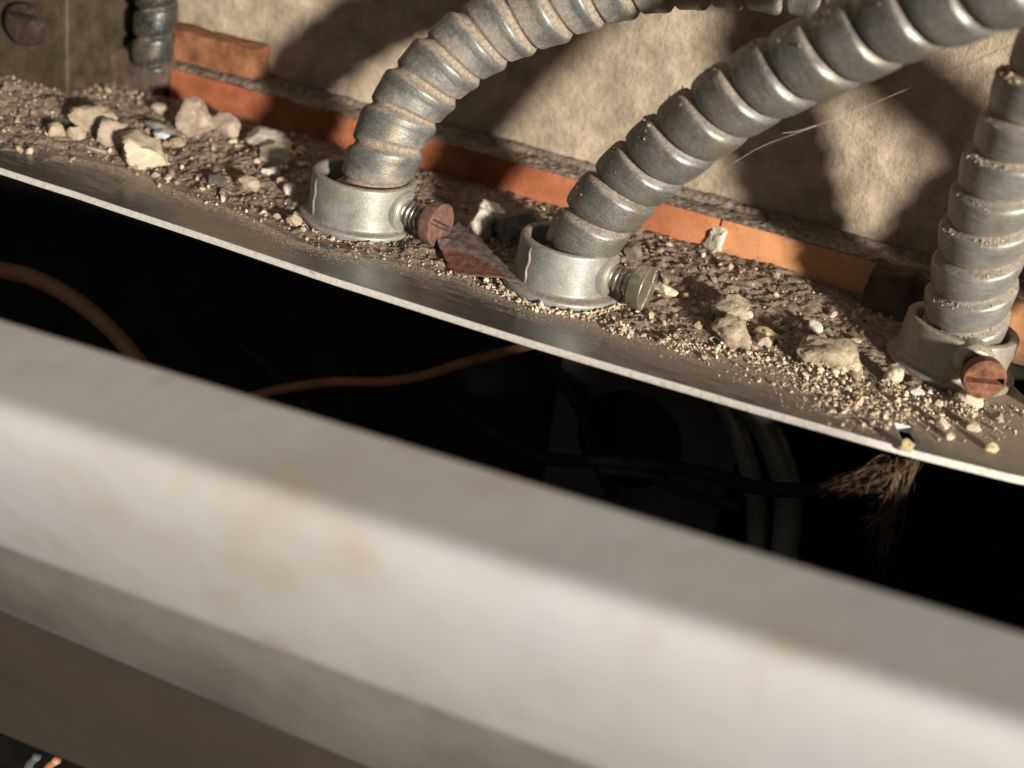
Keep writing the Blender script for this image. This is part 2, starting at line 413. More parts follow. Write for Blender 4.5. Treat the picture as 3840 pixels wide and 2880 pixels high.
# drop any face filled inside the hole
from mathutils.geometry import intersect_point_tri_2d
hc = Vector((sum(h[0] for h in hole)/5, sum(h[1] for h in hole)/5))
bad = [f for f in bm.faces if len(f.verts) == 3 and intersect_point_tri_2d(hc, *[Vector(v.co[:2]) for v in f.verts])]
if bad: bmesh.ops.delete(bm, geom=bad, context='FACES_ONLY')
for f in bm.faces:
    if f.normal.z < 0: f.normal_flip()
top = list(bm.faces)
ret = bmesh.ops.extrude_face_region(bm, geom=top)
for v in [g for g in ret['geom'] if isinstance(g, bmesh.types.BMVert)]: v.co.z = -2.15
bmesh.ops.recalc_face_normals(bm, faces=bm.faces)
sharp = [e for e in bm.edges if len(e.link_faces) == 2 and e.calc_face_angle(0) > .9]
for f in bm.faces: f.material_index = 1 if abs(f.normal.z) < .5 else 0
bmesh.ops.bevel(bm, geom=sharp, offset=.22, segments=2, affect='EDGES', profile=.6, material=1)
pl = bm_obj('top_plate', bm, [M_plate, M_edge], encl)
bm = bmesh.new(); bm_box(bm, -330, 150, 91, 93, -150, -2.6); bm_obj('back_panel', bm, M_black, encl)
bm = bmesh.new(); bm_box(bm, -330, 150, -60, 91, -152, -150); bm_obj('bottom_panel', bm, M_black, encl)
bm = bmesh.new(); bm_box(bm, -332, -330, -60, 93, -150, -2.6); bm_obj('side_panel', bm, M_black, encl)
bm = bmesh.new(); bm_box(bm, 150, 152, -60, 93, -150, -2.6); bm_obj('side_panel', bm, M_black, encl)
# dull inner mounting plate with a round cut-out
bm = bmesh.new()
ring = [bm.verts.new((24 + 19*math.cos(a), 84, -66 + 19*math.sin(a))) for a in [2*math.pi*k/40 for k in range(40)]]
rect = [bm.verts.new(p) for p in ((-2, 84, -120), (60, 84, -120), (62, 84, -34), (-6, 84, -34))]
ee = [bm.edges.new((ring[k], ring[(k+1) % 40])) for k in range(40)] + [bm.edges.new((rect[k], rect[(k+1) % 4])) for k in range(4)]
bmesh.ops.triangle_fill(bm, edges=ee, use_beauty=True, normal=(0, -1, 0))
hole_f = [f for f in bm.faces if ((f.calc_center_median()-Vector((24, 84, -66))).length < 17.5)]
bmesh.ops.delete(bm, geom=hole_f, context='FACES_ONLY')
g = bmesh.ops.extrude_face_region(bm, geom=list(bm.faces))
for v in [q for q in g['geom'] if isinstance(q, bmesh.types.BMVert)]: v.co.y += 1.5
bm_obj('mounting_plate', bm, M_inner, encl)

# ------------------------------------------------------------------ cover in the foreground
cover = thing('cabinet_cover', 'blurred cream painted metal cover lip running diagonally across the foreground', 'cover', (33, -100, 20))
def lipline(a, b, y, xs_):
    A = P(-200, a - 200*b, y=y); B = P(4040, a + 4040*b, y=y)
    return [A + (B-A)*t for t in xs_]
TT = np.linspace(-.35, 1.35, 60)
C0 = lipline(1198, .307, -100, TT)
C1 = lipline(1580, .316, -127, TT); C2 = lipline(2048, .374, -103, TT); C3 = lipline(2290, .425, -90, TT); C4 = lipline(2740, .41, -83, TT)
def strip(name, rows, mat, thick=None):
    nn = len(TT); V = []; F = []
    for r_ in rows: V += list(r_)
    for j in range(len(rows)-1):
        for i in range(nn-1): a = j*nn+i; F.append((a, a+1, a+nn+1, a+nn))
    o = mesh_obj(name, V, F, mat)
    local(o, cover)
    return o
def lerp(A, B, t): return [a+(b-a)*t for a, b in zip(A, B)]
def off(A, y, z): return [a+np.array([0, y, z]) for a in A]
rows = [off(C0, 1.0, -26), off(C0, 1.0, -1.2), off(C0, .6, -.4), C0, lerp(C0, C1, .03)]
for t in np.linspace(.1, .7, 6): rows.append(lerp(C0, C1, t))
# rounded bend between the top flange and the face
q0, q1, q2 = lerp(C0, C1, .76), off(C1, -1.2, 0), off(lerp(C1, C2, .34), -2.4, 0)
for t in np.linspace(0, 1, 10): rows.append([(1-t)**2*a+2*t*(1-t)*b+t*t*c for a, b, c in zip(q0, q1, q2)])
for t in np.linspace(.45, .93, 6): rows.append(off(lerp(C1, C2, t), -2.6*math.sin(math.pi*min(1, t*.9+.06)), 0))
rows += [C2, off(C2, 2.5, -1.5), off(C2, 10, -1.0)]
strip('cover_lip', rows[::-1], M_cream)
strip('shaded_strip', [off(C3, 8, -1.6), off(C3, .6, -.6), C3, lerp(C3, C2, .5), off(lerp(C3, C2, .93), .5, 0), off(C2, 6, -1.4)], M_shade_grey)
strip('lower_panel', [off(C4, 9, -2), off(C4, 0, -1), C4, lerp(C4, C3, .5), off(lerp(C4, C3, .985), .8, -1), off(C3, 6, -2.2)], M_shade_brown)

# ------------------------------------------------------------------ conduits
def table(tb):
    a = np.array(tb); x = np.linspace(0, 1, 201); y = np.interp(x, a[:, 0], a[:, 1])
    k = np.array([1, 2, 3, 2, 1.0]); k /= k.sum(); yp = np.concatenate([y[-5:-1], y, y[1:5]]); y = np.convolve(yp, k, 'same')[4:-4]
    return lambda u: np.interp(np.mod(u, 1), x, y)
P_barrel = table([(0, .775), (.04, .81), (.07, .89), (.10, .935), (.135, .95), (.17, .972), (.3, .995), (.5, 1.0), (.72, .998), (.84, .982), (.905, .94), (.955, .85), (1, .775)])
P_lip = table([(0, .83), (.03, .84), (.07, .90), (.11, .935), (.3, .95), (.5, .965), (.62, .99), (.73, 1.0), (.80, .985), (.86, .92), (.91, .865), (.96, .838), (1, .83)])
P_wide = table([(0, .79), (.05, .82), (.12, .89), (.4, .955), (.65, .99), (.82, 1.0), (.9, .98), (.95, .9), (1, .83)])
def conduit(name, label, pts, rad, pitch, prof, mat, phase=0, group='flexible metal conduits rising from the enclosure', n=72, step=.3, wob=.012, taper=None):
    def rf(s, th):
        u = s/pitch - th/(2*math.pi) + phase
        seg = np.floor(u)
        wobv = 1 + wob*np.sin(seg*12.9898+1.3) + wob*.6*np.sin(th*2+seg*3.1)
        return rad*prof(u)*wobv
    V, F, UV = tube(pts, rf, n, step)
    base = Vector(pts[0])
    root = thing(name, label, 'conduit', base, group)
    # seam of the wound strip runs along the helix: remember radius for the dirt in the grooves
    o = mesh_obj('spiral_sleeve', V, F, mat)
    at = o.data.attributes.new('cuv', 'FLOAT_VECTOR', 'POINT')
    UV[:, 2] /= rad
    at.data.foreach_set('vector', UV.astype(np.float32).ravel())
    o.data.polygons.foreach_set('use_smooth', [True]*len(F)); o.data.set_sharp_from_angle(angle=math.radians(60))
    local(o, root)
    return root, o
def crumbs(root, sleeve, count, side, tint, seed):
    # dirt caught on the upper shoulders of the ridges
    g = np.random.default_rng(seed); me = sleeve.data; nv = len(me.vertices)
    co = np.empty(nv*3); me.vertices.foreach_get('co', co); co = co.reshape(-1, 3)/MM
    no = np.array([list(v.vector) for v in me.vertex_normals]); at = np.empty(nv*3); me.attributes['cuv'].data.foreach_get('vector', at); at = at.reshape(-1, 3)
    w_ = np.clip(no[:, 2]-.12, 0, 1)*np.clip(side*no[:, 0]*-1+.5, 0, 1)*(at[:, 2] > .86)*(no[:, 1] < .3)
    cl = np.array([max(0, noise.noise(Vector(c)*.16)+.12) for c in co]); w_ = w_*cl
    idx = g.choice(nv, count, p=w_/w_.sum())
    Vs, Fs, Ts = [], [], []
    for k, i in enumerate(idx):
        q, _ = np.linalg.qr(g.normal(size=(3, 3))); r_ = .06+g.exponential(.11)
        Vs.append((IV*(1+g.uniform(-.25, .25, (len(IV), 1)))*[1, .8, .6]) @ q.T*r_ + co[i] + no[i]*r_*.3 + g.normal(0, .12, 3)); Fs.append(IF+k*len(IV)); Ts.append(np.full(len(IV), np.clip(g.normal(tint, .12), 0, 1)))
    o = mesh_obj('dirt_crumbs', np.concatenate(Vs), np.concatenate(Fs).tolist(), M_grit, smooth=False)
    a = o.data.attributes.new('tint', 'FLOAT', 'POINT'); a.data.foreach_set('value', np.concatenate(Ts).astype(np.float32))
    o['kind'] = 'stuff'; local(o, root)
ico = bmesh.new(); bmesh.ops.create_icosphere(ico, subdivisions=1, radius=1.0)
IV = np.array([list(v.co) for v in ico.verts]); IF = np.array([[v.index for v in f.verts] for f in ico.faces]); ico.free()
def PY(lst): return [P(a, b, y=c) for a, b, c in lst]
path_L = PY([(1372, 800, 45.5), (1390, 730, 46), (1420, 640, 46.5), (1462, 521, 49), (1528, 399, 53), (1623, 286, 57), (1745, 182, 61), (1892, 95, 65), (2048, 32, 68), (2210, -32, 71), (2430, -92, 74), (2700, -118, 77), (2960, -98, 79), (3100, -72, 81), (3300, -10, 83)])
conduit('flexible_conduit', 'flexible metal conduit with dusty ridges rising from the left fitting beside the reddish screw', path_L, 11.4, 11.2, P_lip, M_left, .1)
path_M = PY([(2140, 1015, 42), (2180, 925, 42), (2228, 835, 42), (2306, 740, 42), (2409, 640, 42), (2526, 545, 40), (2653, 448, 38), (2786, 358, 36), (2934, 275, 33), (3107, 197, 29), (3264, 121, 26), (3420, 52, 22), (3611, -20, 18), (3850, -95, 14)]) + [Vector(p) for p in ((107, 13, 116.5), (123, 13, 115), (140, 13, 109), (158, 13, 101.5), (180, 13, 92), (204, 13, 80), (224, 13, 60), (234, 13, 34), (238, 13, 0))]
cm, sm = conduit('flexible_conduit', 'smooth dark grey flexible metal conduit bending right from the middle fitting with the brass screw', path_M, 10.9, 11.9, P_barrel, M_mid, .62)
path_R = PY([(3585, 1340, 66), (3608, 1250, 65.5), (3628, 1150, 63), (3650, 1040, 60), (3682, 920, 56.5), (3718, 799, 53), (3768, 660, 49), (3840, 486, 45), (3918, 320, 41), (4020, 130, 38), (4130, -80, 35)])
cr, sr = conduit('flexible_conduit', 'pale flexible metal conduit with crumbled dirt on its ridges, standing upright at the right edge', path_R, 11.8, 11.0, P_wide, M_right, .35, wob=.02)
crumbs(cm, sm, 700, 1, .4, 3); crumbs(cr, sr, 2600, 1, .68, 4)
path_D = PY([(572, 245, 96), (575, 190, 96), (582, 100, 96), (590, -20, 96), (600, -180, 94), (620, -420, 90)])
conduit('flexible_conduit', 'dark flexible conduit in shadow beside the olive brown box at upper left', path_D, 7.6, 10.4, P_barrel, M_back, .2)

path_X = [Vector((215, 70, -120)), Vector((175, 60, -45)), Vector((150, 58, -8)), Vector((148.5, 58, 12)), Vector((153, 58, 34)), Vector((163, 58, 56)), Vector((182, 58, 80)), Vector((210, 58, 102)), Vector((250, 58, 124)), Vector((300, 58, 141))]
conduit('flexible_conduit', 'outermost flexible metal conduit just beyond the right edge, known by its shadow on the wall', path_X, 12.1, 11.2, P_wide, M_right, .1)

# ------------------------------------------------------------------ fittings
def fitting(cx, cy, r, rf_, h, sdir, boss_r, boss_l, shank_r, head0, head_t, head_r, sz, m_col, m_head, m_shank, label, slot_rot, seam_at, phase=0, tilt=(0, 0)):
    root = thing('conduit_fitting', label, 'fitting', (cx, cy, 0), 'set screw conduit fittings on the top plate')
    o3 = (cx, cy, 0); ri = r - 2.7
    prof = round_profile([(.05, ri), (.05, rf_-.2), (2.3, rf_), (2.6, r+.25), (h, r), (h+.05, ri+.1), (1.0, ri)], .95, 5)
    # profile runs bottom inside -> flange -> outside -> rim -> inside
    def wob(hh, rr, t, d):
        return rr * (1 + .004*math.sin(3*t+phase) + .003*math.sin(7*t+hh*.4))
    V, F = lathe(prof, o3, (tilt[0], tilt[1], 1), 110, wob)
    V = [v + Vector((0, 0, 0.0)) for v in V]
    o = mesh_obj('collar', V, F, m_col, auto=45); local(o, root)
    d = Vector((sdir[0], sdir[1], 0)).normalized(); org = Vector((cx, cy, sz))
    # boss: flares out of the collar
    b0 = r - 3.2
    bp = [(b0, boss_r+.5), (r-.6, boss_r+.3), (r+boss_l*.5, boss_r), (r+boss_l-.8, boss_r-.5), (r+boss_l, boss_r-1.3), (r+boss_l+.05, .5)]
    V, F = lathe(round_profile(bp, .9, 4), org, d, 56); o = mesh_obj('boss', V, F, m_col, auto=50); local(o, root)
    scr = bpy.data.objects.new('set_screw', None); COL.objects.link(scr); scr.parent = root; scr.location = (0, 0, sz*MM)
    sw = Vector((cx, cy, sz))
    def put(ob): ob.parent = scr; ob.location = -sw*MM
    # thread
    L = head0 - (r + boss_l) + 3; V = []; F = []; n = 40; st = max(30, int(L/.12)); pit = 1.75
    u = d.orthogonal().normalized(); v_ = d.cross(u)
    for i in range(st+1):
        s_ = i*L/st
        for k in range(n):
            t = 2*math.pi*k/n; ph = (s_/pit + k/n) % 1
            rr = shank_r*(1 - .2*max(0, min(1, (abs(ph-.5)*2-.25)/.5)))
            V.append(org + d*(r+boss_l-2+s_) + (u*math.cos(t)+v_*math.sin(t))*rr)
    for i in range(st):
        for k in range(n): k2 = (k+1) % n; F.append((i*n+k, i*n+k2, (i+1)*n+k2, (i+1)*n+k))
    put(mesh_obj('thread', V, F, m_shank))
    # slotted cheese head: a grid disc whose slot is cut as a real groove
    V = []; F = []; n = 240; rings = [0, .08, .16, .24, .32, .4, .5, .6, .7, .8, .88, .94, .98, 1.0]
    sd_ = (u*math.cos(slot_rot) + v_*math.sin(slot_rot)); 
    prof = [(head0, shank_r*.8)] + round_profile([(head0, shank_r), (head0, head_r-.1), (head0+head_t, head_r), (head0+head_t+.1, head_r*.9)], .7, 4)
    for (hh, rr) in prof:
        for k in range(n):
            t = 2*math.pi*k/n; V.append(org + d*hh + (u*math.cos(t)+v_*math.sin(t))*rr)
    m = len(prof)
    for i in range(m-1):
        for k in range(n): k2 = (k+1) % n; F.append((i*n+k, i*n+k2, (i+1)*n+k2, (i+1)*n+k))
    base = (m-1)*n; sw_ = .55
    rows_ = []
    for q in np.linspace(.9, 0.0, 48)[1:-1]:
        st_i = len(V)
        for k in range(n):
            t = 2*math.pi*k/n; dirv = u*math.cos(t)+v_*math.sin(t); p = dirv*(head_r*q)
            dist = abs(p.dot(sd_)); dome = .35*(1-q*q)
            dep = 2.3*max(0, min(1, (sw_+.35-dist)/.5))
            V.append(org + d*(head0+head_t+.1+dome-dep) + p)
        rows_.append(st_i)
        pb = base
        for k in range(n): k2 = (k+1) % n; F.append((pb+k, pb+k2, st_i+k2, st_i+k))
        base = st_i
    V.append(org + d*(head0+head_t+.45-2.3)); ci = len(V)-1
    for k in range(n): F.append((base+k, base+(k+1) % n, ci))
    put(mesh_obj('screw_head', V, F, m_head, auto=40))
    if seam_at is not None:                                  # raised casting seam down the collar
        V = []; F = []
        for i in range(15):
            z = 2.9 + (h-4.2)*i/14; rr = r + .26 - .22*i/14
            for j, (da, dr) in enumerate(((-.035, -.1), (-.018, .28), (.0, .42), (.018, .25), (.035, -.1))):
                a = seam_at + da + .02*math.sin(i*.9); dr = dr*min(1, i/2+.3, (14-i)/2+.3)
                V.append((cx+math.cos(a)*(rr+dr), cy+math.sin(a)*(rr+dr), z))
        for i in range(14):
            for j in range(4): a = i*5+j; F.append((a, a+1, a+6, a+5))
        o = mesh_obj('casting_seam', V, F, m_col); local(o, root)
    return root
fitting(-70.0, 45.6, 16.2, 19.3, 16.0, (27, -5.6), 6.2, 1.6, 4.1, 26.0, 4.3, 6.8, 8.8, M_coll_b, M_rust, M_screw,
        'stained zinc fitting holding the left conduit, with a reddish brown slotted screw', .35, math.radians(-128))
fitting(-0.6, 41.8, 14.5, 18.5, 15.4, (24, -3.8), 6.3, 1.6, 4.1, 22.8, 4.2, 6.7, 8.6, M_coll, M_brass, M_screw,
        'clean grey zinc fitting holding the middle conduit, with a dull brass slotted screw', 1.9, math.radians(-122))
fitting(113.2, 67.0, 15.9, 18.7, 14.6, (7.5, -27), 5.4, 2.6, 3.6, 24.0, 4.2, 5.7, 10.0, M_coll_c, M_rust2, M_rustd,
        'dull dusty fitting at the right edge with an orange rusted slotted screw facing out', .9, math.radians(196))

# ------------------------------------------------------------------ box at the upper left
bx = thing('junction_box', 'olive brown box with a rusty round knob in the upper left corner', 'box', (-215, 82, 0))
bm = bmesh.new(); bm_box(bm, -290, -199.5, 68, 103, 3.5, 120); local(bm_obj('casing', bm, M_boxp, smooth=False, bevel=1.8, seg=3), bx)
bm = bmesh.new(); bm_box(bm, -288, -198.2, 66.5, 102, .3, 3.6); local(bm_obj('foot_flange', bm, M_boxp, smooth=False, bevel=1.0, seg=2), bx)
V, F = lathe(round_profile([(0, 7.4), (4.2, 7.4), (5.4, 5.8), (5.5, .1)], 1.4, 4), P(112, 88, y=68), (0, -1, 0), 48)
kn = mesh_obj('knob', V, F, M_rustd, auto=50); local(kn, bx)
kc = P(100, 62, y=61.8); bm = bmesh.new(); bm_box(bm, kc[0]-6.5, kc[0]+3.5, 61.2, 64, kc[2]-1.0, kc[2]+.6)
sl = bm_obj('slot', bm, M_black, bevel=.4); sl.parent = kn

# ------------------------------------------------------------------ settled dust
bpx = [(-400, 470), (0, 560), (300, 600), (480, 640), (700, 735), (900, 800), (1100, 905), (1300, 960), (1500, 990), (1750, 1050), (1960, 1150), (2200, 1205), (2400, 1270), (2700, 1330), (2900, 1370), (3050, 1430), (3200, 1500), (3400, 1520), (3600, 1540), (3700, 1560)]
BP = np.array([P(a, b, z=0)[:2] for a, b in bpx])
def by(x): return float(np.interp(x, BP[:, 0], BP[:, 1]))
def hgt(x, y):
    d_ = y - by(x); e = noise.fractal(Vector((x*.08, y*.08, 0)), 1, 2, 5); f = noise.fractal(Vector((x*.38, y*.38, 4)), .8, 2, 5)
    base = 5.6 if x < 60 else 5.6 - 2.6*min(1, (x-60)/40)
    t = max(-.2, min(1, (d_ + e*5)/52))
    z = base*(t**1.15 if t > 0 else t)*1.15 + e*.8*max(0, min(1, t*6)) + f*.8*max(.15, min(1, t*5)) - .28
    if x > 90: z -= (x-90)*.02
    return z
nx, ny = 900, 230; V = []; F = []
for j in range(ny+1):
    for i in range(nx+1):
        x = -330 + (118+330)*i/nx; y = 12 + (94.2-12)*j/ny
        V.append((x, y, max(-1.0, hgt(x, y))))
V = np.array(V); keep = V[:, 2] > -.6
for j in range(ny):
    for i in range(nx):
        a = j*(nx+1)+i; q = (a, a+1, a+nx+2, a+nx+1)
        if keep[list(q)].any(): F.append(q)
used = sorted(set(k for f in F for k in f)); mp = {k: i for i, k in enumerate(used)}
du = mesh_obj('dust', V[used], [tuple(mp[k] for k in f) for f in F], M_dust)
tag(du, 'brown dust and dirt heaped on the plate against the tile ledge', 'dust', kind='stuff')

# grit: irregular little grains
ico = bmesh.new(); bmesh.ops.create_icosphere(ico, subdivisions=1, radius=1.0)
IV = np.array([list(v.co) for v in ico.verts]); IF = np.array([[v.index for v in f.verts] for f in ico.faces]); ico.free()
def grains(name, pts, mat, label, cat):
    Vs, Fs, Ts = [], [], []
    for k, (x, y, z, r_, tint) in enumerate(pts):
        A = rng.normal(size=(3, 3)); q, _ = np.linalg.qr(A)
        sc = np.array([1, rng.uniform(.55, .95), rng.uniform(.35, .8)])
        v = (IV*(1+rng.uniform(-.36, .36, (len(IV), 1)))*sc) @ q.T * r_ + np.array([x, y, z + r_*.45])
        Vs.append(v); Fs.append(IF + k*len(IV)); Ts.append(np.full(len(IV), tint))
    Vs = np.concatenate(Vs); Fs = np.concatenate(Fs)
    o = mesh_obj(name, Vs, Fs.tolist(), mat, smooth=False)
    at = o.data.attributes.new('tint', 'FLOAT', 'POINT'); at.data.foreach_set('value', np.concatenate(Ts).astype(np.float32))
    return tag(o, label, cat, kind='stuff')
FIT = [(-70, 45.6, 19.6), (-0.6, 41.8, 18.9), (112.6, 67.5, 19.1)]
def clear(x, y, m=0): return all((x-a)**2+(y-b)**2 > (c+m)**2 for a, b, c in FIT)
G = []
def add(x, y, r_, tint):
    if not clear(x, y, r_*.6): return
    if y > 93 or y < np.interp(x, ex, ey)+r_+.3 or x > 126 + (75-y)*.4: return
    hx, hy = hc
    if (x-hx)**2+(y-hy)**2 < 22: return
    G.append((x, y, max(0, hgt(x, y)-.1), r_, tint))
# larger angular chips
for _ in range(110):
    x = rng.uniform(-165, -88) if rng.random() < .6 else rng.uniform(20, 95); y = rng.uniform(by(x)+3, 88); add(x, y, rng.uniform(.9, 2.0), float(np.clip(rng.normal(.55, .25), 0, 1)))
# general rubble in the dirt
for _ in range(11000):
    x = rng.uniform(-260, 118); y = rng.uniform(15, 92); d_ = y-by(x); cl = noise.noise(Vector((x*.09, y*.12, 5))) + (.6 if x < -175 else 0)
    if d_ < rng.normal(1, 2.2): continue
    if rng.random() > (.85 if d_ < 14 else .55) + cl*.7: continue
    r_ = min(1.5, .10 + rng.exponential(.22)); add(x, y, r_, float(np.clip(rng.normal(.45, .26), 0, 1)))
# pale granules strung along the lower edge of the dirt
for _ in range(1300):
    x = rng.uniform(-45, 92); y = by(x) + rng.normal(2.6, 1.5) + 1.8*noise.noise(Vector((x*.15, 0, 3))); 
    if x < -20 and rng.random() < .5: continue
    add(x, y, min(1.2, .12+rng.exponential(.2)), float(np.clip(rng.normal(.72, .15), 0, 1)))
# ring of crumbs under the middle fitting
for _ in range(700):
    a = rng.uniform(math.radians(-150), math.radians(10)); rr = 18.9+abs(rng.normal(0, 1.0)); add(-.6+rr*math.cos(a), 41.8+rr*math.sin(a), .2+rng.exponential(.22), float(np.clip(rng.normal(.75, .15), 0, 1)))
for _ in range(260):
    a = rng.uniform(math.radians(-150), math.radians(0)); rr = 19.9+abs(rng.normal(0, .8)); add(-70+rr*math.cos(a), 45.6+rr*math.sin(a), .15+rng.exponential(.16), float(np.clip(rng.normal(.5, .2), 0, 1)))
# sprinkled grains over the right hand part of the plate
for _ in range(7500):
    x = float(np.clip(rng.normal(97, 17), 30, 140)); yc = by(x) - 3 + (x > 100)*4; y = rng.normal(yc, 8.5)
    if noise.noise(Vector((x*.13, y*.2, 7))) < -.12 + rng.normal(0, .12): continue
    if y > by(x)+14: continue
    add(x, y, .06+rng.exponential(.10) if rng.random() < .96 else rng.uniform(.45, 1.0), float(np.clip(rng.normal(.68, .2), 0, 1)))
# fine specks on the bare strip
for _ in range(16000):
    x = rng.uniform(-170, 140); y = by(x) + 1 - abs(rng.normal(0, 3.5 + max(0, min(4, x*.05)))); add(x, y, rng.uniform(.05, .12), float(np.clip(rng.normal(.5, .2), 0, 1)))
for cx_, cy_, m_ in ((3100, 1470, 200), (3280, 1520, 120), (3450, 1530, 120), (3000, 1400, 120), (2480, 1285, 60), (2600, 1320, 60)):
    c0 = P(cx_, cy_, z=0)
    for _ in range(m_): add(c0[0]+rng.normal(0, 6), c0[1]+rng.normal(0, 3.5), .12+rng.exponential(.17), float(np.clip(rng.normal(.78, .12), 0, 1)))
for cx_, cy_, w_, n_ in ((2735, 1165, 130, 160), (2752, 1245, 104, 130), (3108, 1335, 160, 200), (3350, 1420, 60, 60), (3632, 1502, 70, 60), (2540, 1255, 90, 90), (2330, 1200, 80, 90)):
    c0 = P(cx_, cy_+10, z=3)                                # crumbs clinging to and fallen round the lumps
    for _ in range(n_):
        v = rng.normal(size=3); v /= np.linalg.norm(v); v[2] = abs(v[2]); q = w_/24*1.12
        x, y = c0[0]+v[0]*q*rng.uniform(.9, 1.25), c0[1]+v[1]*q*.75*rng.uniform(.9, 1.25)
        if clear(x, y, .3): G.append((x, y, max(0, hgt(x, y)) + v[2]*q*.8*rng.uniform(.2, .95), .16+rng.exponential(.2), float(np.clip(rng.normal(.8, .1), 0, 1))))
grains('grit', G, M_grit, 'loose pale and brown grit scattered over the dusty plate', 'grit')

# ------------------------------------------------------------------ stones, one by one
_ic = bmesh.new(); bmesh.ops.create_icosphere(_ic, subdivisions=4, radius=1.0)
SV = [v.co.copy() for v in _ic.verts]; SF = [[v.index for v in f.verts] for f in _ic.faces]; _ic.free()
def stone(px, py, wpx, hpx, kind, label, cat='stone', seed=0, z=None, dy=0, name='stone', rot=None, facet=.16):
    # stones sit on the dirt or plate; wpx, hpx are their size as seen in the photograph
    z0 = 0.3
    for _ in range(5):
        p = P(px, py, z=z0 + .0)
        h0 = max(0, hgt(p[0], p[1])) if z is None else z
        z0 = h0 + hpx/11.9*.32
    p = P(px, py, z=z0); s = 1/12.0
    wpx *= 1.16; hpx *= 1.12
    a = wpx*s/2; c = hpx*s/2*.98; b_ = (a+c)/2*1.0
    q = random.Random(seed*31+int(px)); planes = []
    for _ in range(11):
        nrm = Vector((q.gauss(0, 1), q.gauss(0, 1), q.gauss(0, 1))).normalized(); planes.append((nrm, q.uniform(.5, .88)))
    rz = q.uniform(-.5, .5) if rot is None else rot
    rm = Matrix.Rotation(rz, 3, 'Z') @ Matrix.Rotation(q.uniform(-.15, .15), 3, 'X')
    # image is rolled: long axis of the stones follows the plate
    V = []
    for v in SV:
        k = 1.0
        for nrm, dd in planes:
            t = v.dot(nrm)
            if t > dd: k = min(k, dd/t)
        k = 1.14*k*(1 + facet*noise.noise(v*1.3+Vector((seed, px*.01, 0))) + .09*noise.noise(v*4+Vector((seed, 0, 0))) + .05*noise.noise(v*9) + (.06 if facet > .2 else .015)*noise.noise(v*19))
        V.append(rm @ Vector((v.x*a*k*1.1, v.y*b_*k, v.z*c*k*1.1)))
    o = mesh_obj(name, V, SF, M_st[kind], auto=32)
    o.location = Vector(p)*MM
    return tag(o, label, cat)
ST = [
 (355,452,150,92,'tan','broad tan stone at the foot of the olive brown box'),
 (420,508,108,92,'pink','blocky pinkish stone leaning against the broad tan stone'),
 (525,572,190,115,'cream','largest cream stone at left, lying nearest the metal edge'),
 (668,542,74,42,'tan','small oval tan pebble just right of the largest cream stone'),
 (600,408,64,34,'pink','small flat pebble behind the others in front of the dark conduit'),
 (742,450,130,125,'pink','tall angular pinkish stone below the left end of the terracotta'),
 (850,478,110,85,'pink','jagged pinkish stone touching the tall angular one on its right'),
 (1000,522,178,56,'white','bright white flat chip resting on top of a cream stone left of the fitting'),
 (1042,588,120,86,'cream','rounded cream stone directly under the bright white flat chip'),
 (1015,645,60,40,'white','small cream white pebble below the rounded cream stone'),
 (600,478,150,40,'grey','flat dull slate coloured stone above the pale blue shard'),
 (606,503,62,28,'blue','small pale blue shard behind the largest cream stone'),
 (212,492,66,50,'tan','small tan pebble in the dirt left of the stones by the box'),
 (285,502,50,50,'pink','pale pink pebble between the small tan pebble and the blocky stone'),
 (930,692,84,52,'pink','half buried pink stone in front of the small white pebble'),
 (1088,716,48,48,'white','white chip just left of the stained zinc fitting'),
 (815,680,74,40,'grey','bluish grey stone half buried in the middle of the left dirt'),
 (1103,830,48,40,'tan','orange tan crumb at the foot of the stained zinc fitting'),
 (1793,850,84,112,'white','split white chip behind the brown leaf, the left and lower half'),
 (1848,815,76,130,'white','upright white chip behind the brown leaf, the right half'),
 (1920,850,140,140,'grey','grey rounded stone in shadow between the white chips and the middle fitting'),
 (2682,902,80,92,'white','pale rough chip leaning on the bright orange tile'),
 (2372,945,64,58,'grey','round dark grey pebble behind the brass screw'),
 (2482,1078,86,36,'cream','oblong cream pebble just right of the brass screw head'),
 (2735,1165,130,90,'lump','upper crumbly mortar lump in the middle of the right dirt'),
 (2752,1245,104,92,'lump','round crumbly mortar lump below the upper one'),
 (2885,1258,84,42,'yellow','flat yellowish chip right of the round mortar lump'),
 (2858,1278,48,42,'pink','small pink pebble tucked under the yellowish chip'),
 (3108,1335,160,110,'lump','largest crumbly mortar lump left of the rusted fitting'),
 (3192,1378,50,40,'cream','cream pebble touching the largest mortar lump'),
 (3348,1416,54,66,'cream','upright cream chip left of the rusty screw'),
 (3430,1470,48,28,'white','small white chip lying below the rusted fitting'),
 (3632,1502,66,62,'cream','crumbly cream stone right under the rusty screw'),
 (3052,1225,46,34,'white','small bright pebble alone in the shaded dirt above the largest lump'),
 (3655,1602,36,34,'cream','small tan pebble with a long shadow in the open plate at right'),
 (3535,1588,34,32,'cream','tiny cream pebble just right of the dark hole in the plate'),
 (3722,1680,40,30,'yellow','rightmost yellow pebble near the metal edge'),
 (3395,1672,40,32,'yellow','yellow crumb at the near side of the dark hole'),
 (3565,1638,28,22,'cream','twin cream crumb right of the hole nearer the metal edge'),
 (3742,1568,36,34,'pink','pale pebble below and right of the rusty screw'),
]
for i, (a, b, w_, h_, k, lab) in enumerate(ST):
    stone(a, b, w_, h_, k, lab, seed=i+1, facet=.3 if k == 'lump' else .16)
# added dark lump standing in for shadowed brick beside the right fitting
sl = slab('cement_shade_lump', 84, 103.5, 86, 97, -2, 17.5, M_cement_shade, None, 2.2, sd=77, r=2.0)
tag(sl, 'dark lump standing in for shadowed brick between the tile ledge and the rusted fitting', 'cement')

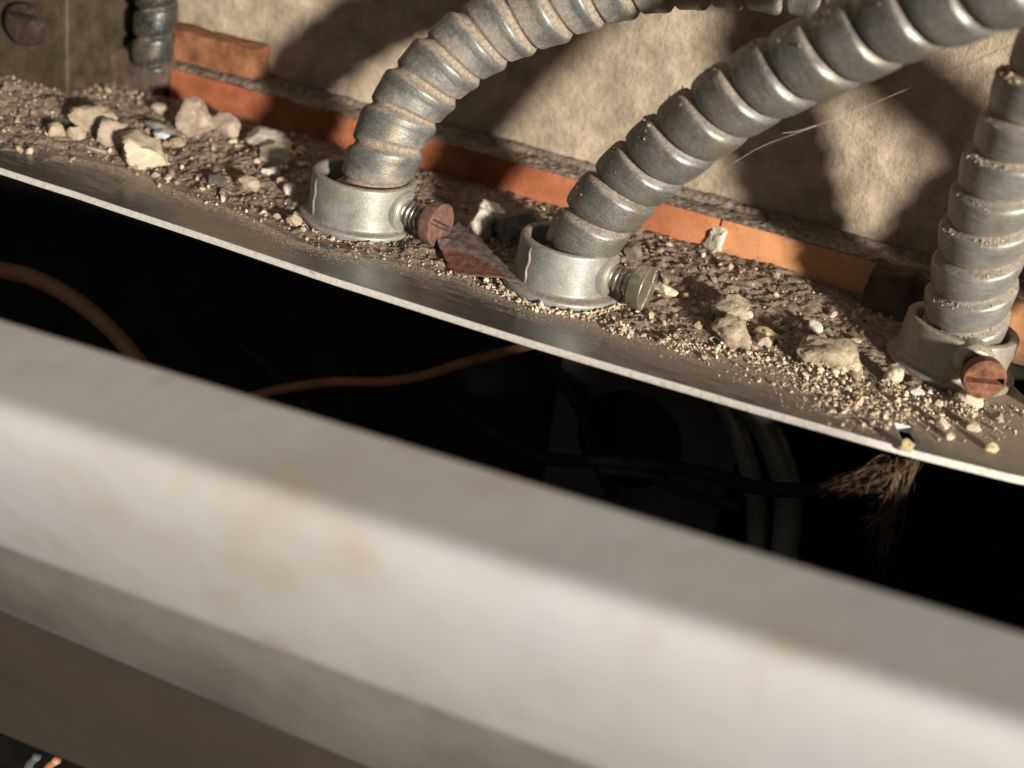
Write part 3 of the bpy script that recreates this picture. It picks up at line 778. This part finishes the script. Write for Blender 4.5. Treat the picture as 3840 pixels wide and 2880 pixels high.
# ------------------------------------------------------------------ leaf
A, B_, C_ = P(1628, 925, z=2.2), P(1733, 808, z=6.0), P(1956, 1068, z=2.9)
D_ = P(1700, 1022, z=.6)
V = []; F = []; nn = 26
quad = [np.array(A), np.array(B_), np.array(C_), np.array(D_)]
for s_ in (0, 1):
    for j in range(nn+1):
        for i in range(nn+1):
            u_, v_ = i/nn, j/nn
            top_ = quad[0]*(1-u_)+quad[1]*u_; bot = quad[3]*(1-u_)+quad[2]*u_
            p = top_*(1-v_)+bot*v_
            e = noise.noise(Vector((p[0]*.5, p[1]*.5, 1)))
            edge = (u_ in (0, 1)) or (v_ in (0, 1))
            V.append((p[0]+(e*.8 if edge else 0), p[1]+(e*.6 if edge else 0), p[2]+3.0*max(0, 1-abs(u_-v_)*1.3)*(1-u_)**.5+e*.5 - s_*.35))
K = (nn+1)**2
for j in range(nn):
    for i in range(nn):
        a = j*(nn+1)+i; F.append((a, a+1, a+nn+2, a+nn+1)); F.append((K+a, K+a+nn+1, K+a+nn+2, K+a+1))
rim = [i for i in range(nn+1)] + [j*(nn+1)+nn for j in range(1, nn+1)] + [nn*(nn+1)+i for i in range(nn-1, -1, -1)] + [j*(nn+1) for j in range(nn-1, 0, -1)]
for a, b in zip(rim, rim[1:]+rim[:1]): F.append((a, b, K+b, K+a)[::-1])
fm = [1 if k < nn*nn*2 and (k//2)//nn > ((k//2) % nn)*.8 + 7 + 3*noise.noise(Vector(((k//2) % nn*.4, 0, 0))) else 0 for k in range(len(F))]
lf = mesh_obj('dry_leaf', V, F, [M_leaf, M_leafr], fmat=fm)
tag(lf, 'torn brown dry leaf lying between the left and middle fittings', 'leaf')

# ------------------------------------------------------------------ thin strands and interior wiring
def wire(name, pts, r_, mat, label=None, cat=None, parent=None, step=1.0, n=12, group=None):
    V, F, _ = tube(pts, lambda s, th: r_*np.ones_like(th), n, step)
    o = mesh_obj(name, V, F, mat, parent)
    return tag(o, label, cat, group) if label else o
web = thing('cobweb', 'thin dusty cobweb thread stretched between the middle and right conduits', 'cobweb')
wire('thread', PY([(2745, 615, 38), (2860, 548, 41), (3035, 482, 45), (3200, 420, 50), (3480, 300, 58), (3700, 205, 65), (3850, 150, 70)]), .05, M_web, parent=web, n=6)
wire('thread', PY([(2930, 500, 43), (2990, 492, 44), (3060, 470, 46)]), .07, M_web, parent=web, n=6)
wire('thread', PY([(3480, 300, 58), (3560, 260, 61), (3640, 240, 62), (3735, 192, 66)]), .05, M_web, parent=web, n=6)
wire('thread', PY([(3600, 245, 61), (3630, 195, 58), (3655, 120, 54)]), .06, M_web, parent=web, n=6)

wire('cable', PY([(-250, 975, 10), (-100, 990, 12), (0, 1012, 14), (120, 1040, 14), (260, 1110, 14), (390, 1210, 12), (500, 1330, 10), (600, 1480, 6), (680, 1640, 2)]), 2.9, M_cable, 'orange brown cable arching out of the dark behind the cream cover at left', 'cable', n=20)
wire('cable', PY([(900, 1500, 50), (1050, 1460, 50), (1250, 1432, 48), (1450, 1430, 46), (1600, 1405, 44), (1720, 1365, 42), (1850, 1330, 40), (2000, 1290, 40)]), 1.7, M_cable, 'thin brown cable sagging inside the open box under the middle fitting', 'cable', n=14)
for i, (pts, r_, lab) in enumerate([
    ([(1480, 1330, 60), (1650, 1480, 58), (1850, 1620, 55), (2050, 1720, 50), (2350, 1730, 45), (2620, 1770, 40), (2850, 1830, 34), (3080, 1830, 28), (3250, 1790, 20), (3400, 1720, 10)], 2.2, 'long dark wire crossing the black interior towards the frayed fibres'),
    ([(2030, 1330, 78), (2130, 1450, 77), (2200, 1580, 76), (2230, 1700, 74), (2300, 1860, 72)], 2.6, 'dark wire hanging steeply in front of the dull inner plate'),
    ([(2250, 1760, 44), (2450, 1790, 42), (2600, 1860, 40), (2780, 1900, 38)], 1.6, 'short dark wire curling under the long one')]):
    wire('wire', PY(pts), r_, M_wire, lab, 'wire', n=12)
wire('wire', PY([(1300, 1250, 60), (1330, 1400, 60), (1300, 1560, 58)]), .8, M_rustd, 'thin reddish wire hanging straight down under the left fitting', 'wire', n=8)
wire('wire', PY([(900, 1290, 60), (1000, 1370, 58), (1090, 1440, 55), (1180, 1560, 50)]), .9, M_rustd, 'short dull wire crossing behind the brown cable', 'wire', n=8)
wire('pipe', PY([(2700, 1480, 66), (2760, 1600, 62), (2800, 1720, 60), (2830, 1850, 58), (2840, 2000, 56), (2830, 2200, 54)]), 3.3, M_pipe, 'dim grey pipe inside the box, the left of two', 'pipe', n=24)
wire('pipe', PY([(2800, 1500, 60), (2880, 1620, 56), (2930, 1740, 54), (2955, 1860, 52), (2950, 2020, 50), (2920, 2250, 48)]), 4.4, M_pipe, 'brighter grey pipe inside the box, the right of two', 'pipe', n=24)
# frayed fibres hanging under the edge
V = []; F = []
def hair(pts, r_):
    global V, F
    v, f, _ = tube(pts, lambda s, th: r_*(1-.5*s/40)*np.ones_like(th), 5, 1.2)
    off_ = len(V); V.extend(list(v)); F.extend([tuple(i+off_ for i in q) for q in f])
for k in range(260):
    kind = rng.choice([0, 1, 2], p=[.6, .25, .15])
    a0 = P(3390+rng.normal(0, 28), 1735+rng.normal(0, 16), y=11+rng.normal(0, 2))
    if kind == 0: t1 = (3290+rng.normal(0, 25), 1790+rng.normal(0, 22)); t2 = (3150+rng.normal(0, 50), 1835+rng.normal(0, 22))
    elif kind == 1: t1 = (3360+rng.normal(0, 22), 1830+rng.normal(0, 20)); t2 = (3320+rng.normal(0, 40), 1900+rng.normal(0, 45))
    else: t1 = (3340+rng.normal(0, 22), 1900+rng.normal(0, 40)); t2 = (3280+rng.normal(0, 40), 2020+rng.normal(0, 70))
    m_ = np.array(P(*t1, y=10+rng.normal(0, 2))) + rng.normal(0, 1.1, 3); a1 = np.array(P(*t2, y=9+rng.normal(0, 3)))
    hair([a0, m_, a1], rng.choice([.05, .1, .2, .5], p=[.4, .35, .18, .07]))
fb = mesh_obj('frayed_fibres', V, F, M_fibre)
tag(fb, 'frayed brown cloth insulation hanging below the metal edge at right', 'fibres', kind='stuff')
tw = wire('twig', [P(295, 538, z=.8), P(340, 555, z=1.2), P(400, 572, z=.8)], .55, M_st['pink'], 'thin pale splinter lying below the stones at left', 'splinter', n=8, step=.5)
# glimpse of the floor below the cover, bottom left
bm = bmesh.new(); bm_box(bm, -700, 700, -700, 600, -404, -400); fl = bm_obj('floor', bm, M_black); tag(fl, kind='structure')
wire('wire', PY([(100, 2900, -80), (112, 2860, -80), (140, 2835, -80)]), 1.3, M_inner, 'grey wire end peeping below the cover at bottom left', 'wire')
wire('wire', PY([(165, 2910, -80), (185, 2870, -80), (215, 2850, -80)]), 1.2, M_cable, 'orange wire end peeping below the cover at bottom left', 'wire')
